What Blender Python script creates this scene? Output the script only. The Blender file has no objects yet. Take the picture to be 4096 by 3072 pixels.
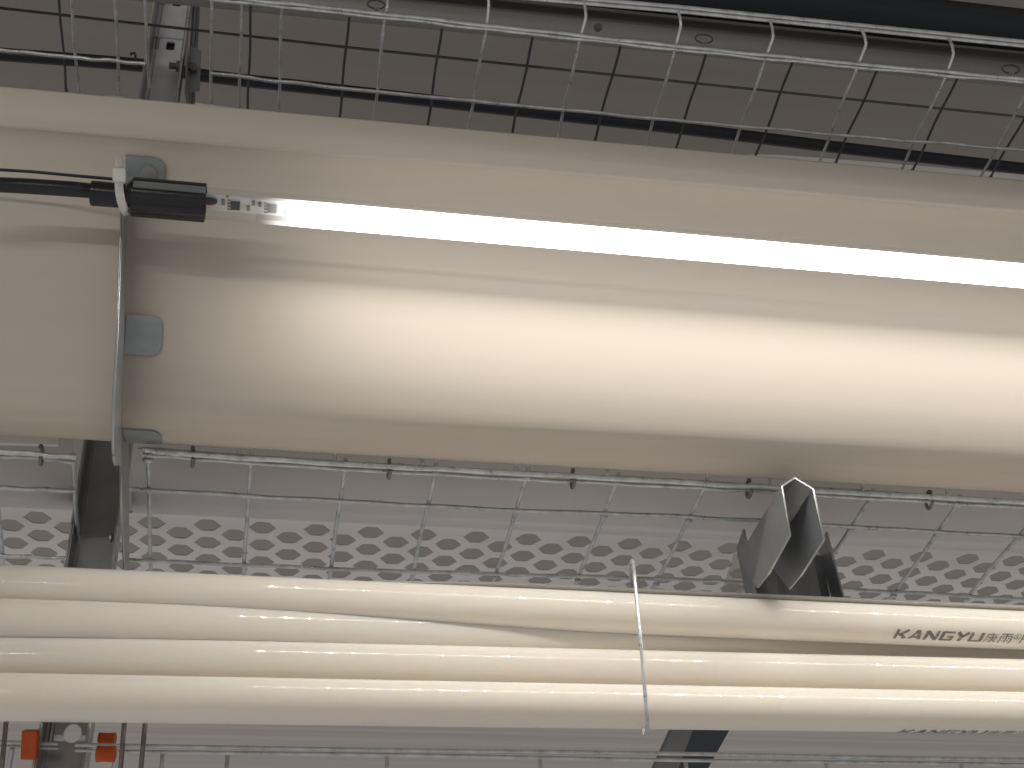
import bpy, bmesh, math, random
from mathutils import Vector as V, Matrix
random.seed(7)
C = bpy.context.scene.collection
S = bpy.context.scene
# ------------------------------------------------------------------ camera, world, exposure
F = 5435.0                                    # focal length in pixels of the 4096 px wide photograph
XC = V((0.98542157, 0.06190063, 0.15846966)).normalized()     # rack axis, in camera axes (right, down, forward)
ZC = V((-0.03301806, -0.84416698, 0.53506254)); ZC = (ZC - XC * ZC.dot(XC)).normalized()
YC = ZC.cross(XC)
YC = -YC if YC.z < 0 else YC
CAM = V((0, 0, 1.2))
cd = bpy.data.cameras.new('camera'); cam = bpy.data.objects.new('camera', cd); C.objects.link(cam)
rt, dn, fw = (V((XC[i], YC[i], ZC[i])) for i in range(3))
M = Matrix((rt, -dn, -fw)).transposed().to_4x4(); M.translation = CAM
cam.matrix_world = M
cd.sensor_width = 36; cd.lens = 36 * F / 4096; cd.clip_start = 0.01; cd.clip_end = 100
S.camera = cam
w = bpy.data.worlds.new('World'); S.world = w; w.use_nodes = True
_n = w.node_tree.nodes; _l = w.node_tree.links
_tc = _n.new('ShaderNodeTexCoord'); _sp = _n.new('ShaderNodeSeparateXYZ'); _mr = _n.new('ShaderNodeMapRange')
_l.new(_tc.outputs['Generated'], _sp.inputs[0]); _l.new(_sp.outputs[2], _mr.inputs[0])
_mr.inputs[1].default_value = -1; _mr.inputs[2].default_value = 1; _mr.inputs[3].default_value = 0.42; _mr.inputs[4].default_value = 0.04   # pale floor below, dim shed roof above
_n['Background'].inputs[0].default_value = (1.0, 0.96, 0.93, 1)
_l.new(_mr.outputs[0], _n['Background'].inputs[1])
S.view_settings.view_transform = 'Standard'; S.view_settings.look = 'None'
S.view_settings.exposure = 0; S.view_settings.gamma = 1
S.render.resolution_x = 1024; S.render.resolution_y = 768
S.cycles.sample_clamp_indirect = 6; S.cycles.blur_glossy = 0.3; S.cycles.caustics_reflective = False; S.cycles.caustics_refractive = False
S.cycles.use_adaptive_sampling = False
S.cycles.transparent_max_bounces = 16

# ------------------------------------------------------------------ placing helpers
def ray(u, v):
    d = V(((u - 2048) / F, (v - 1536) / F, 1))
    return V((XC.dot(d), YC.dot(d), ZC.dot(d)))          # unit camera depth
def P(u, v, d): return CAM + ray(u, v) * d
def on(u, v, pl):                                         # on a plane (point, normal)
    r = ray(u, v); return CAM + r * ((pl[0] - CAM).dot(pl[1]) / r.dot(pl[1]))
def lineX(a, b, x):                                       # point at world x on the line a-b
    return a + (b - a) * ((x - a.x) / (b.x - a.x))
def tilt_plane(p, deg):                                   # contains X and the inward direction sloping by deg
    t = math.radians(deg); return (p, V((0, -math.sin(t), math.cos(t))))
XL, XR = -0.75, 1.15

# ------------------------------------------------------------------ object helpers
def thing(name, label, cat, loc=(0, 0, 0), group=None):
    o = bpy.data.objects.new(name, None); o.empty_display_size = .02; C.objects.link(o); o.location = loc
    o['label'] = label; o['category'] = cat
    if group: o['group'] = group
    return o
def tag(o, label, cat, group=None):
    o['label'] = label; o['category'] = cat
    if group: o['group'] = group
    return o
def root_loc(o):
    l = V((0, 0, 0))
    while o: l = l + o.location; o = o.parent
    return l
def link(name, me, mat, parent=None):
    o = bpy.data.objects.new(name, me); C.objects.link(o)
    if mat: me.materials.clear(); me.materials.append(mat)
    if parent:
        o.parent = parent; o.location = -root_loc(parent)
    return o
class MB:
    def __init__(s): s.v = []; s.f = []; s.sm = []
    def add(s, v, f, sm=False):
        n = len(s.v); s.v += [tuple(p) for p in v]; s.f += [tuple(i + n for i in q) for q in f]; s.sm += [sm] * len(f); return s
    def tube(s, pts, r, n=10, caps=True):
        pts = [V(p) for p in pts]; rs = r if isinstance(r, (list, tuple)) else [r] * len(pts)
        v = []; f = []; t0 = (pts[1] - pts[0]).normalized()
        a = t0.orthogonal().normalized()
        for i, p in enumerate(pts):
            t = (pts[min(i + 1, len(pts) - 1)] - pts[max(i - 1, 0)]).normalized()
            a = (a - t * a.dot(t)).normalized(); b = t.cross(a)
            for k in range(n):
                g = 2 * math.pi * k / n; v.append(p + (a * math.cos(g) + b * math.sin(g)) * rs[i])
        for i in range(len(pts) - 1):
            for k in range(n):
                k2 = (k + 1) % n; f.append((i * n + k, i * n + k2, (i + 1) * n + k2, (i + 1) * n + k))
        s.add(v, f, True)
        if caps:
            s.add(v[:n][::-1], [tuple(range(n))]); s.add(v[-n:], [tuple(range(n))])
        return s
    def prism(s, poly, d):                                # closed planar polygon swept by d
        poly = [V(p) for p in poly]; n = len(poly)
        s.add(poly + [p + d for p in poly], [tuple(range(n))[::-1], tuple(range(n, 2 * n))] + [(i, (i + 1) % n, (i + 1) % n + n, i + n) for i in range(n)])
        return s
    def box(s, c, ax, ay, az):                            # centre and three half vectors
        c = V(c)
        v = [c + ax * i + ay * j + az * k for k in (-1, 1) for j in (-1, 1) for i in (-1, 1)]
        s.add(v, [(0, 2, 3, 1), (4, 5, 7, 6), (0, 1, 5, 4), (2, 6, 7, 3), (0, 4, 6, 2), (1, 3, 7, 5)]); return s
    def sheet(s, A, B, sm=False):                         # strip between polylines A and B
        n = len(A); s.add(list(A) + list(B), [(i, i + 1, n + i + 1, n + i) for i in range(n - 1)], sm); return s
    def build(s, name, mat, parent=None, bevel=0, solid=0, off=0):
        me = bpy.data.meshes.new(name); me.from_pydata(s.v, [], s.f)
        me.polygons.foreach_set('use_smooth', s.sm)
        bm = bmesh.new(); bm.from_mesh(me); bmesh.ops.recalc_face_normals(bm, faces=bm.faces) if not solid else None
        bm.to_mesh(me); bm.free(); me.update()
        o = link(name, me, mat, parent)
        if solid:
            m = o.modifiers.new('solidify', 'SOLIDIFY'); m.thickness = solid; m.offset = off
        if bevel:
            m = o.modifiers.new('bevel', 'BEVEL'); m.width = bevel; m.segments = 2; m.limit_method = 'ANGLE'
        return o
def ball(s, c, r, sx=1):
    v = []; f = []; n = 8; h = 5
    for j in range(h + 1):
        t = math.pi * j / h
        for k in range(n):
            g = 2 * math.pi * k / n; v.append(V(c) + V((sx * math.sin(t) * math.cos(g), math.sin(t) * math.sin(g), math.cos(t))) * r)
    for j in range(h):
        for k in range(n):
            k2 = (k + 1) % n; f.append((j * n + k, j * n + k2, (j + 1) * n + k2, (j + 1) * n + k))
    return s.add(v, f, True)
MB.ball = ball

# ------------------------------------------------------------------ materials
def mat(name, col, rough=.5, metal=0, var=.08, scale=(30, 30, 30), bump=0, bscale=None, spec=.5, coat=0, rvar=0, refl_spots=0, refl_col=(.12, .09, .06)):
    m = bpy.data.materials.new(name); m.use_nodes = True; nt = m.node_tree; N = nt.nodes; L = nt.links
    b = N['Principled BSDF']; b.inputs['Metallic'].default_value = metal; b.inputs['Roughness'].default_value = rough
    b.inputs['Specular IOR Level'].default_value = spec; b.inputs['Coat Weight'].default_value = coat; b.inputs['Coat Roughness'].default_value = .05
    tc = N.new('ShaderNodeTexCoord'); mp = N.new('ShaderNodeMapping'); mp.inputs['Scale'].default_value = scale
    L.new(tc.outputs['Object'], mp.inputs[0])
    nz = N.new('ShaderNodeTexNoise'); nz.inputs['Scale'].default_value = 1; nz.inputs['Detail'].default_value = 5
    L.new(mp.outputs[0], nz.inputs['Vector'])
    cr = N.new('ShaderNodeValToRGB'); cr.color_ramp.elements[0].position = .3; cr.color_ramp.elements[1].position = .7
    c = V(col); lo = c * (1 - var); hi = c * (1 + var)
    cr.color_ramp.elements[0].color = (*lo, 1); cr.color_ramp.elements[1].color = (*hi, 1)
    L.new(nz.outputs['Fac'], cr.inputs[0])
    out = cr.outputs[0]
    if refl_spots:
        n3 = N.new('ShaderNodeTexNoise'); n3.inputs['Scale'].default_value = 170; n3.inputs['Detail'].default_value = 2
        L.new(tc.outputs['Object'], n3.inputs['Vector'])
        r3 = N.new('ShaderNodeValToRGB'); r3.color_ramp.elements[0].position = .745 - refl_spots * .05; r3.color_ramp.elements[1].position = .79 - refl_spots * .05
        L.new(n3.outputs['Fac'], r3.inputs[0])
        mx = N.new('ShaderNodeMix'); mx.data_type = 'RGBA'; L.new(r3.outputs[0], mx.inputs[0]); L.new(out, mx.inputs[6]); mx.inputs[7].default_value = (*refl_col, 1)
        out = mx.outputs[2]
    L.new(out, b.inputs['Base Color'])
    if rvar:
        mr = N.new('ShaderNodeMapRange'); mr.inputs[3].default_value = rough - rvar; mr.inputs[4].default_value = rough + rvar
        L.new(nz.outputs['Fac'], mr.inputs[0]); L.new(mr.outputs[0], b.inputs['Roughness'])
    if bump:
        n2 = N.new('ShaderNodeTexNoise'); n2.inputs['Scale'].default_value = 1; n2.inputs['Detail'].default_value = 4
        mp2 = N.new('ShaderNodeMapping'); mp2.inputs['Scale'].default_value = bscale or scale; L.new(tc.outputs['Object'], mp2.inputs[0]); L.new(mp2.outputs[0], n2.inputs['Vector'])
        bp = N.new('ShaderNodeBump'); bp.inputs['Strength'].default_value = bump; bp.inputs['Distance'].default_value = .001
        L.new(n2.outputs['Fac'], bp.inputs['Height']); L.new(bp.outputs[0], b.inputs['Normal'])
    return m
m_trough = mat('cream_pvc', (.62, .56, .48), .55, var=.025, scale=(1.5, 90, 90), bump=.05, bscale=(3, 160, 160), spec=.12)
m_pipe = mat('white_pvc', (.84, .785, .70), .42, var=.02, scale=(2, 60, 60), coat=1.0)
_b = m_pipe.node_tree.nodes['Principled BSDF']; _b.inputs['Subsurface Weight'].default_value = .75; _b.inputs['Specular IOR Level'].default_value = 0; _b.inputs['Subsurface Scale'].default_value = .012; _b.inputs['Subsurface Radius'].default_value = (1.0, .85, .6)
m_wire = mat('galvanised_wire', (.60, .62, .63), .30, .45, var=.22, scale=(120, 120, 120), bump=.5, bscale=(350, 350, 350), rvar=.1)
m_darkwire = mat('dark_wire', (.10, .10, .11), .45, .6, var=.2, scale=(120, 120, 120))  # dark tone puts the unlit look of the rear wires into the colour
m_greywire = mat('grey_wire', (.11, .11, .10), .5, .3, var=.2, scale=(120, 120, 120))
m_steel = mat('galvanised_sheet', (.47, .475, .475), .34, .8, var=.10, scale=(60, 60, 60), bump=.12, bscale=(90, 90, 90), rvar=.08)
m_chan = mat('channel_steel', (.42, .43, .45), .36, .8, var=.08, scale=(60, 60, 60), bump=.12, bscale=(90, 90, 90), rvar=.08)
m_post_lit = mat('lit_post_steel', (.80, .82, .86), .42, .15, var=.08, scale=(60, 60, 60), bump=.12, bscale=(90, 90, 90), rvar=.08)  # paler copy for the upper web, the light on it put into the colour
m_steel2 = mat('dark_galvanised_sheet', (.32, .34, .355), .38, .6, var=.12, scale=(60, 60, 60), bump=.1, bscale=(90, 90, 90), rvar=.08)
m_brass = mat('yellowed_steel', (.42, .39, .31), .38, .9, var=.15, scale=(50, 50, 50))
m_rust = mat('aged_clip_steel', (.24, .22, .20), .5, .8, var=.3, scale=(200, 200, 200))
m_black = mat('black_rubber', (.012, .013, .016), .3, var=.2, spec=.5)
m_blackcap = mat('black_plastic', (.010, .011, .013), .22, var=.15)
m_navy = mat('navy_hose', (.014, .018, .026), .45, var=.2)
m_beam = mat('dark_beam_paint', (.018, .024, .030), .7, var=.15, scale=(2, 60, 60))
m_lip = mat('grey_plastic_lip', (.30, .30, .285), .45, var=.06, scale=(2, 80, 80))
m_ceil = mat('grey_belt', (.31, .285, .255), .3, var=.05, scale=(1, 25, 25), bump=.1, bscale=(4, 60, 60), refl_spots=.1, refl_col=(.4, .3, .2))  # faint dull orange reflections painted into the belt colour as spots
m_belt = mat('pale_plastic_belt', (.86, .83, .82), .4, var=.04, scale=(1.5, 70, 70))
m_belt2 = mat('streaked_grey_panel', (.52, .485, .455), .4, var=.12, scale=(1.2, 160, 160))
m_orange = mat('orange_plastic', (.60, .095, .012), .6, var=.12, scale=(80, 80, 80))
m_tie = mat('nylon_tie', (.72, .70, .66), .35, var=.04); m_tie.node_tree.nodes['Principled BSDF'].inputs['Subsurface Weight'].default_value = .3
m_tie.node_tree.nodes['Principled BSDF'].inputs['Subsurface Scale'].default_value = .003
m_pcb = mat('white_circuit_board', (.8, .8, .8), .4, var=.02)
m_chip = mat('black_chip', (.03, .03, .032), .3, var=.1)
m_part = mat('tinned_part', (.25, .22, .2), .3, .5, var=.3, scale=(900, 900, 900))
m_red = mat('red_wire', (.35, .01, .01), .3)
m_white = mat('white_plastic', (.78, .76, .72), .35, var=.03)
m_brown = mat('brown_rod_paint', (.19, .165, .145), .5, .3, var=.1)

def ink_mat():
    m = mat('faded_grey_ink', (.16, .155, .17), .4, var=.1); nt = m.node_tree; N = nt.nodes; L = nt.links
    tc = N.new('ShaderNodeTexCoord'); mp = N.new('ShaderNodeMapping'); mp.inputs['Scale'].default_value = (350, 1800, 1800)
    L.new(tc.outputs['Object'], mp.inputs[0]); n = N.new('ShaderNodeTexNoise'); n.inputs['Scale'].default_value = 1; n.inputs['Detail'].default_value = 3
    L.new(mp.outputs[0], n.inputs['Vector']); r = N.new('ShaderNodeValToRGB')
    r.color_ramp.elements[0].position = .36; r.color_ramp.elements[1].position = .5
    r.color_ramp.elements[0].color = (.3, .3, .3, 1); r.color_ramp.elements[1].color = (.93, .93, .93, 1)
    L.new(n.outputs['Fac'], r.inputs[0]); L.new(r.outputs[0], N['Principled BSDF'].inputs['Alpha']); return m
m_ink = ink_mat()
def clear_mat(name, tr=.75, col=(.95, .96, .97), gl=.22):
    m = bpy.data.materials.new(name); m.use_nodes = True; nt = m.node_tree; N = nt.nodes; L = nt.links; N.clear()
    o = N.new('ShaderNodeOutputMaterial'); t = N.new('ShaderNodeBsdfTransparent'); t.inputs[0].default_value = (*col, 1)
    g = N.new('ShaderNodeBsdfGlossy'); g.inputs['Roughness'].default_value = .12; d = N.new('ShaderNodeBsdfTranslucent'); d.inputs[0].default_value = (.9, .88, .86, 1)
    lw = N.new('ShaderNodeLayerWeight'); lw.inputs[0].default_value = .35; fr = N.new('ShaderNodeMath'); fr.operation = 'MULTIPLY'; fr.inputs[1].default_value = gl; L.new(lw.outputs['Facing'], fr.inputs[0])
    a = N.new('ShaderNodeMixShader'); a.inputs[0].default_value = 1 - tr; L.new(t.outputs[0], a.inputs[1]); L.new(d.outputs[0], a.inputs[2])
    b = N.new('ShaderNodeMixShader'); L.new(fr.outputs[0], b.inputs[0]); L.new(a.outputs[0], b.inputs[1]); L.new(g.outputs[0], b.inputs[2])
    L.new(b.outputs[0], o.inputs[0]); return m
m_clear = clear_mat('clear_silicone', .97, gl=0.0)
m_clip = clear_mat('clear_plastic', .8, (.85, .86, .86))

# ================================================================== LARGE STRUCTURE
Xdir = V((1, 0, 0))
def xstrip(profile, x0=XL, x1=XR, nx=1):
    """profile: list of ((uL,vL,dL),(uR,vR,dR)); lofted along the rack between world x0 and x1"""
    A = []; B = []
    for a, b in profile:
        pa, pb = P(*a), P(*b); A.append(lineX(pa, pb, x0)); B.append(lineX(pa, pb, x1))
    return A, B
def sm_profile(rows, n=6):
    """Catmull-Rom through rows of numbers"""
    out = []
    for i in range(len(rows) - 1):
        p0 = rows[max(i - 1, 0)]; p1 = rows[i]; p2 = rows[i + 1]; p3 = rows[min(i + 2, len(rows) - 1)]
        for k in range(n):
            t = k / n
            out.append([.5 * (2 * b + (c - a) * t + (2 * a - 5 * b + 4 * c - d) * t * t + (3 * b - a - 3 * c + d) * t ** 3) for a, b, c, d in zip(p0, p1, p2, p3)])
    out.append(rows[-1]); return out
# --- ceiling of the cage tier: a grey belt high above
pc = P(2048, 60, 1.5)
mb = MB(); zc = pc.z
mb.box(V((.4, 1.6, zc + .012)), V((2.6, 0, 0)), V((0, 1.75, 0)), V((0, 0, .003)))
o = mb.build('ceiling', m_ceil); o['kind'] = 'structure'

# --- cream feed trough
def row(vl, vr, d): return [vl, vr, d]
# d = camera depth at u=0; at u=4096 it grows by the receding factor K
K = 1.129
prof_lip = [row(352, 728, .7285), row(345, 721, .727), row(350, 726, .7255), row(420, 790, .7235), row(492, 838, .7215)]
prof_body = sm_profile([row(506, 851, .722), row(520, 865, .7245), row(560, 905, .7295), row(640, 985, .7345), row(720, 1062, .736), row(800, 1140, .7355), row(900, 1235, .7338), row(1050, 1368, .7313), row(1250, 1535, .7293),
                        row(1450, 1690, .7295), row(1600, 1812, .7325), row(1650, 1856, .7375), row(1690, 1900, .744), row(1722, 1945, .753), row(1738, 1970, .764), row(1738, 1972, .776)], 5)
prof = [r for r in prof_lip] + prof_body + [row(1500, 1760, .79), row(900, 1200, .79), row(560, 900, .77)]
def trough_point(vl, vr, d, x, off=0):
    a = P(0, vl, d - off); b = P(4096, vr, (d - off) * K); return lineX(a, b, x)
A = [trough_point(*r, XL) for r in prof]; B = [trough_point(*r, XR) for r in prof]
mb = MB(); mb.sheet(A, B, True)
t = thing('feed_trough', 'long glossy cream plastic feed trough running behind the lit tube across the frame', 'trough', P(2048, 1300, .78))
o = mb.build('channel', m_trough, t, solid=.0018, off=-1)
# nearer point on the outer surface by image row (column u)
def surf(u, v, off=0):
    best = None; pr = prof_lip + prof_body
    for i in range(len(pr) - 1):
        for k in range(8):
            q = [a + (b - a) * k / 8 for a, b in zip(pr[i], pr[i + 1])]
            x = P(u, v, q[2]).x
            for _ in range(3):
                p = trough_point(*q, x, off)
                r = p - CAM; c = V((XC.x * r.x + YC.x * r.y + ZC.x * r.z, XC.y * r.x + YC.y * r.y + ZC.y * r.z, XC.z * r.x + YC.z * r.y + ZC.z * r.z))
                uu = 2048 + F * c.x / c.z; x += (u - uu) / F * c.z
            vv = 1536 + F * c.y / c.z
            if best is None or abs(vv - v) < best[0]: best = (abs(vv - v), p)
    return best[1]
# the steel post's place (the belt is interrupted there)
def post_pts(edge, Y): return [on(u, v, (V((0, Y, 0)), V((0, 1, 0)))) for u, v in edge]
Yp = P(380, 2000, .848).y
el = post_pts([(586, 200), (295, 2060), (140, 3016)], Yp); er = post_pts([(735, 200), (472, 2150), (348, 3016)], Yp)
xl = sum(p.x for p in el) / 3; xr = sum(p.x for p in er) / 3
GX0, GX1 = el[1].x - .004, er[1].x + .004
# --- perforated belt (real holes)
pb = P(1483, 2130, .905)
pl_belt = tilt_plane(pb, -6)
iY = V((0, math.cos(math.radians(-6)), math.sin(math.radians(-6))))
PX = (on(2518, 2173, pl_belt).x - on(826, 2101, pl_belt).x) / 8
PY = (on(1470, 2198, pl_belt) - on(1483, 2130, pl_belt)).dot(iY)
bm = bmesh.new()
y0 = -PY * .5; cx0, cx1 = pb.x - PX * 21.8, pb.x + PX * 37.8
W_, H_ = PX * .255, PY * .325; b_, a_ = PX * .30, PX * .20
shape = [(-1, 0), (-.58, .72), (-.45, .93), (-.25, 1), (.25, 1), (.45, .93), (.58, .72), (1, 0), (.58, -.72), (.45, -.93), (.25, -1), (-.25, -1), (-.45, -.93), (-.58, -.72)]
h2 = PY / 2
outer = [(-b_, 0), (-(a_ + b_) / 2, h2 / 2), (-a_, h2), (-a_ / 2, h2), (a_ / 2, h2), (a_, h2), ((a_ + b_) / 2, h2 / 2), (b_, 0), ((a_ + b_) / 2, -h2 / 2), (a_, -h2), (a_ / 2, -h2), (-a_ / 2, -h2), (-a_, -h2), (-(a_ + b_) / 2, -h2 / 2)]
for j in range(15):
    for i in range(-21, 38):
        o_ = pb + V(((i + (.5 if j % 2 else 0)) * PX, 0, 0)) + iY * (j * PY / 2)
        if GX0 - .006 < o_.x < GX1 + .004 and o_.y < Yp + .03: continue
        hi = [bm.verts.new(o_ + V((p * W_, 0, 0)) + iY * (q * H_)) for p, q in shape]
        ho = [bm.verts.new(o_ + V((p, 0, 0)) + iY * q) for p, q in outer]
        for k in range(14): bm.faces.new((hi[k], hi[(k + 1) % 14], ho[(k + 1) % 14], ho[k]))
bmesh.ops.remove_doubles(bm, verts=bm.verts, dist=2e-5)
# solid margin in front of the first row: trapezoids between the columns of cells
for i in range(-21, 38):
    o_ = pb + V((i * PX, 0, 0))
    q = [o_ + V((a_, 0, 0)) - iY * h2, o_ + V((b_, 0, 0)), o_ + V((PX - b_, 0, 0)), o_ + V((PX - a_, 0, 0)) - iY * h2]
    bm.faces.new([bm.verts.new(v) for v in q])
bmesh.ops.remove_doubles(bm, verts=bm.verts, dist=2e-5)
me = bpy.data.meshes.new('belt'); bm.to_mesh(me); bm.free()
t = thing('egg_belt', 'pale plastic egg belt with staggered hexagonal holes, above the lower wire floor', 'belt', pb)
o = link('perforated_mat', me, m_belt, t); md = o.modifiers.new('solidify', 'SOLIDIFY'); md.thickness = .0012; md.offset = 1
# solid front apron of the belt, rising towards the trough
mb = MB(); f0 = pb + iY * y0 + V((0, 0, 0))
a0, a1 = V((cx0, f0.y, f0.z)), V((cx1, f0.y, f0.z))
st = [V((0, 0, 0)), -iY * .011, V((0, -.020, .005)), V((0, -.030, .010)), V((0, -.040, .020)), V((0, -.050, .045)), V((0, -.056, .085))]
mb.sheet([a0 + s for s in st], [V((GX0, a0.y, a0.z)) + s for s in st], True)
mb.sheet([V((GX1, a0.y, a0.z)) + s for s in st], [a1 + s for s in st], True)
mb.build('apron', m_belt, t, solid=.0012, off=1)
# --- streaked grey panel behind the bottom wires
mb = MB(); q = P(2048, 2990, 1.27)
mb.box(q + V((.2, .0, 0)), V((1.8, 0, 0)), V((0, .19, .0)), V((0, 0, .001)))
o = mb.build('back_panel', m_belt2)
tag(o, 'streaked grey sheet behind the wires along the bottom edge', 'panel')

# --- dark beam and grey lip at the top
mb = MB()
pr = [((0, -430, .86), (4096, 45, 1.03)), ((0, -390, .85), (4096, 78, 1.02)), ((0, -330, .85), (4096, 120, 1.02)), ((0, -255, .86), (4096, 178, 1.035)), ((0, -230, .89), (4096, 196, 1.06))]
A, B = xstrip(pr); mb.sheet(A, B, True)
o = mb.build('support_beam', m_beam, solid=.002, off=1)
tag(o, 'dark rounded beam running along the top right corner', 'beam')
mb = MB()
pr = [((0, -228, .92), (4096, 192, 1.09)), ((0, -190, .89), (4096, 225, 1.06)), ((0, -150, .875), (4096, 262, 1.045)), ((0, -148, .872), (4096, 264, 1.042)), ((0, -90, .868), (4096, 318, 1.038)), ((0, -60, .88), (4096, 345, 1.05))]
A, B = xstrip(pr); mb.sheet(A, B, True)
t = thing('cage_lip', 'grey plastic lip behind the doubled wire of the upper mesh', 'trim strip', P(2600, 120, .95))
mb.build('strip', m_lip, t, solid=.0015, off=1)
mb = MB(); q = P(2392, 110, .915); n = (CAM - q).normalized(); mb.tube([q, q + n * .003], .0030, 14); mb.build('rivet', m_darkwire, t)

# ================================================================== LOWER AND UPPER WIRE MESHES
def wob(a, b, amp, n=14):
    a = V(a); b = V(b); out = []
    ph = random.uniform(0, 6); ph2 = random.uniform(0, 6)
    for i in range(n + 1):
        t_ = i / n; k = math.sin(t_ * math.pi) ** .5 if 0 < t_ < 1 else 0
        out.append(a.lerp(b, t_) + V((math.sin(t_ * 9 + ph), math.sin(t_ * 13 + ph2), math.cos(t_ * 11 + ph))) * amp * k)
    return out
def ext(a, b, ka, kb): d = b - a; return a - d * ka, b + d * kb
WR = .00092
pU = tilt_plane(P(1540, 63, .772), -10)
upz = V((0, .0, .0023))
def upper_panel(name, label, cross, longs, loc, rear=False, m=m_wire, r=WR):
    t = thing(name, label, 'wire mesh', loc, 'wire mesh panels of the cages')
    for c in cross:
        a, b = on(*c[0], pU), on(*c[1], pU)
        if c[2] == 'edge': a2, b2 = ext(a, b, .3, .35)
        else: a2, b2 = ext(a, b, 0, .35)
        pts = wob(a2, b2, .00035)
        if c[2] not in ('edge', None):
            k, tp = c[2]; kp = on(*k, pU)
            pv = (kp, V((0, 1, 0))); top = on(*tp, pv)
            pts = [top, top.lerp(kp, .5) + V((0.0002, -.0003, 0)), kp + V((0, .0006, .0012)), kp + V((0, .002, .0002))] + pts
        MB().tube(pts, r, 8).build('cross_wire', m, t)
    for l in longs:
        pts = [on(u, v, pU) + V((0, 0, -.0018)) for u, v in l[0]]
        pp = []
        for i in range(len(pts) - 1): pp += wob(pts[i], pts[i + 1], .0003)[:-1]
        pp.append(pts[-1])
        MB().tube(pp, l[1], 8).build('long_wire', m, t)
    return t
cr = [((1130, 0), (1113, 450), None), ((1540, 63), (1495, 487), ((1549, 30), (1551, -60))), ((1945, 115), (1870, 525), ((1956, 22), (1946, -45))),
      ((2320, 150), (2230, 557), ((2345, 67), (2334, 5))), ((2700, 195), (2583, 588), ((2725, 102), (2712, 42))), ((3065, 222), (2925, 622), ((3095, 147), (3080, 82))),
      ((3432, 260), (3275, 650), ((3467, 177), (3446, 115))), ((3785, 297), (3605, 678), ((3817, 217), (3796, 152))), ((4130, 330), (3925, 706), ((4165, 255), (4140, 185))), ((4480, 365), (4240, 735), ((4515, 290), (4490, 220)))]
cr[0] = ((1130, -10), (1113, 450), 'edge')
cr += [((846, 8), (845, 424), 'edge'), ((965, 18), (958, 438), 'edge')]
kp = on(2725, 102, pU); pv = (kp, V((0, 1, 0)))
tU = upper_panel('wire_mesh', 'upper right wire mesh with bent up front hooks, above the cream trough', cr,
    [([(840, -12), (1350, 40), (2050, 118), (2750, 194), (3400, 258), (4096, 320), (4560, 360)], .00108),
     ([(840, -26), (1350, 27), (2050, 105), (2750, 181), (3400, 245), (4096, 308), (4560, 350)], .00108),
     ([(843, 284), (1350, 343), (2050, 411), (2750, 478), (3400, 536), (4096, 593), (4560, 632)], .00108),
     ([(780, 408), (1350, 480), (2050, 548), (2750, 610), (4096, 735), (4560, 770)], .0011)], P(2400, 250, .8))
tp = [on(u, v, pv) for u, v in ((1400, -100), (2050, -28), (2696, 27), (3400, 98), (4096, 168), (4560, 210))]
MB().tube(tp, .0014, 8).build('rim_wire', m_wire, tU)
MB().tube([p + V((0, .001, -.0024)) for p in tp], .0011, 8).build('rim_wire', m_wire, tU)
upper_panel('wire_mesh', 'upper left wire mesh between the frame edge and the slotted post', [((285, 0), (315, 372), 'edge'), ((460, 0), (478, 388), 'edge'), ((577, -10), (592, 260), 'edge'), ((-90, 0), (-50, 340), 'edge')],
    [([(-300, 165), (0, 191), (300, 221), (583, 246)], .00108), ([(-300, 325), (0, 348), (315, 371), (562, 392)], .0011)], P(300, 150, .78))
# rear, darker layer of the upper mesh
pU2 = tilt_plane(P(1540, 63, .83), -10)
t = thing('wire_mesh', 'dark thin wire layer seen through the upper mesh, nearest the grey ceiling', 'wire mesh', P(2400, 250, .86), 'wire mesh panels of the cages')
for a, b in [((235, -20), (265, 362)), ((1003, 10), (992, 438)), ((1397, 70), (1357, 475)), ((1768, 115), (1708, 510)), ((2130, 150), (2048, 540)), ((2482, 185), (2375, 572)), ((2824, 215), (2700, 600)), ((3172, 245), (3022, 628)), ((3510, 277), (3340, 656)), ((3832, 308), (3648, 683)), ((4170, 342), (3962, 710))]:
    p, q = on(*a, pU2), on(*b, pU2); MB().tube(wob(p, p.lerp(q, 1.3), .0004), .00085, 6).build('cross_wire', m_darkwire, t)
    MB().ball(q, .0014).build('weld', m_darkwire, t)
pU3 = tilt_plane(P(1540, 63, .95), -10)
MB().tube([on(u, v, pU3) for u, v in ((-200, 12), (0, 32), (575, 97), (1350, 185), (2050, 258), (2750, 330), (4096, 468), (4400, 500))], .0011, 6).build('long_wire', m_greywire, t)

# lower mesh
pL = tilt_plane(P(1483, 2010, .835), -5.7)
def lower_long(t, pts, r, dz=-.002, amp=.0003, n=10):
    pts = [on(u, v, pL) + V((0, 0, dz)) for u, v in pts]; pp = []
    for i in range(len(pts) - 1): pp += wob(pts[i], pts[i + 1], amp, n)[:-1]
    pp.append(pts[-1]); MB().tube(pp, r, 10).build('long_wire', m_wire, t)
t = thing('wire_mesh', 'lower right wire mesh floor under the hexagonal holed belt', 'wire mesh', P(2200, 2050, .85), 'wire mesh panels of the cages')
lower_long(t, [(585, 1775), (640, 1783), (760, 1794), (1400, 1834), (2050, 1869), (2696, 1904), (3400, 1948), (4096, 1986), (4500, 2008)], .0017, -.004)
lower_long(t, [(572, 1806), (950, 1836), (1400, 1866), (2050, 1902), (2696, 1935), (3060, 1955), (3360, 1975), (4096, 2019), (4500, 2040)], .00125, -.002)
lower_long(t, [(572, 1795), (950, 1822), (1400, 1852), (2050, 1888), (2696, 1921), (4096, 2005), (4500, 2028)], .0011, .0)
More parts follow.
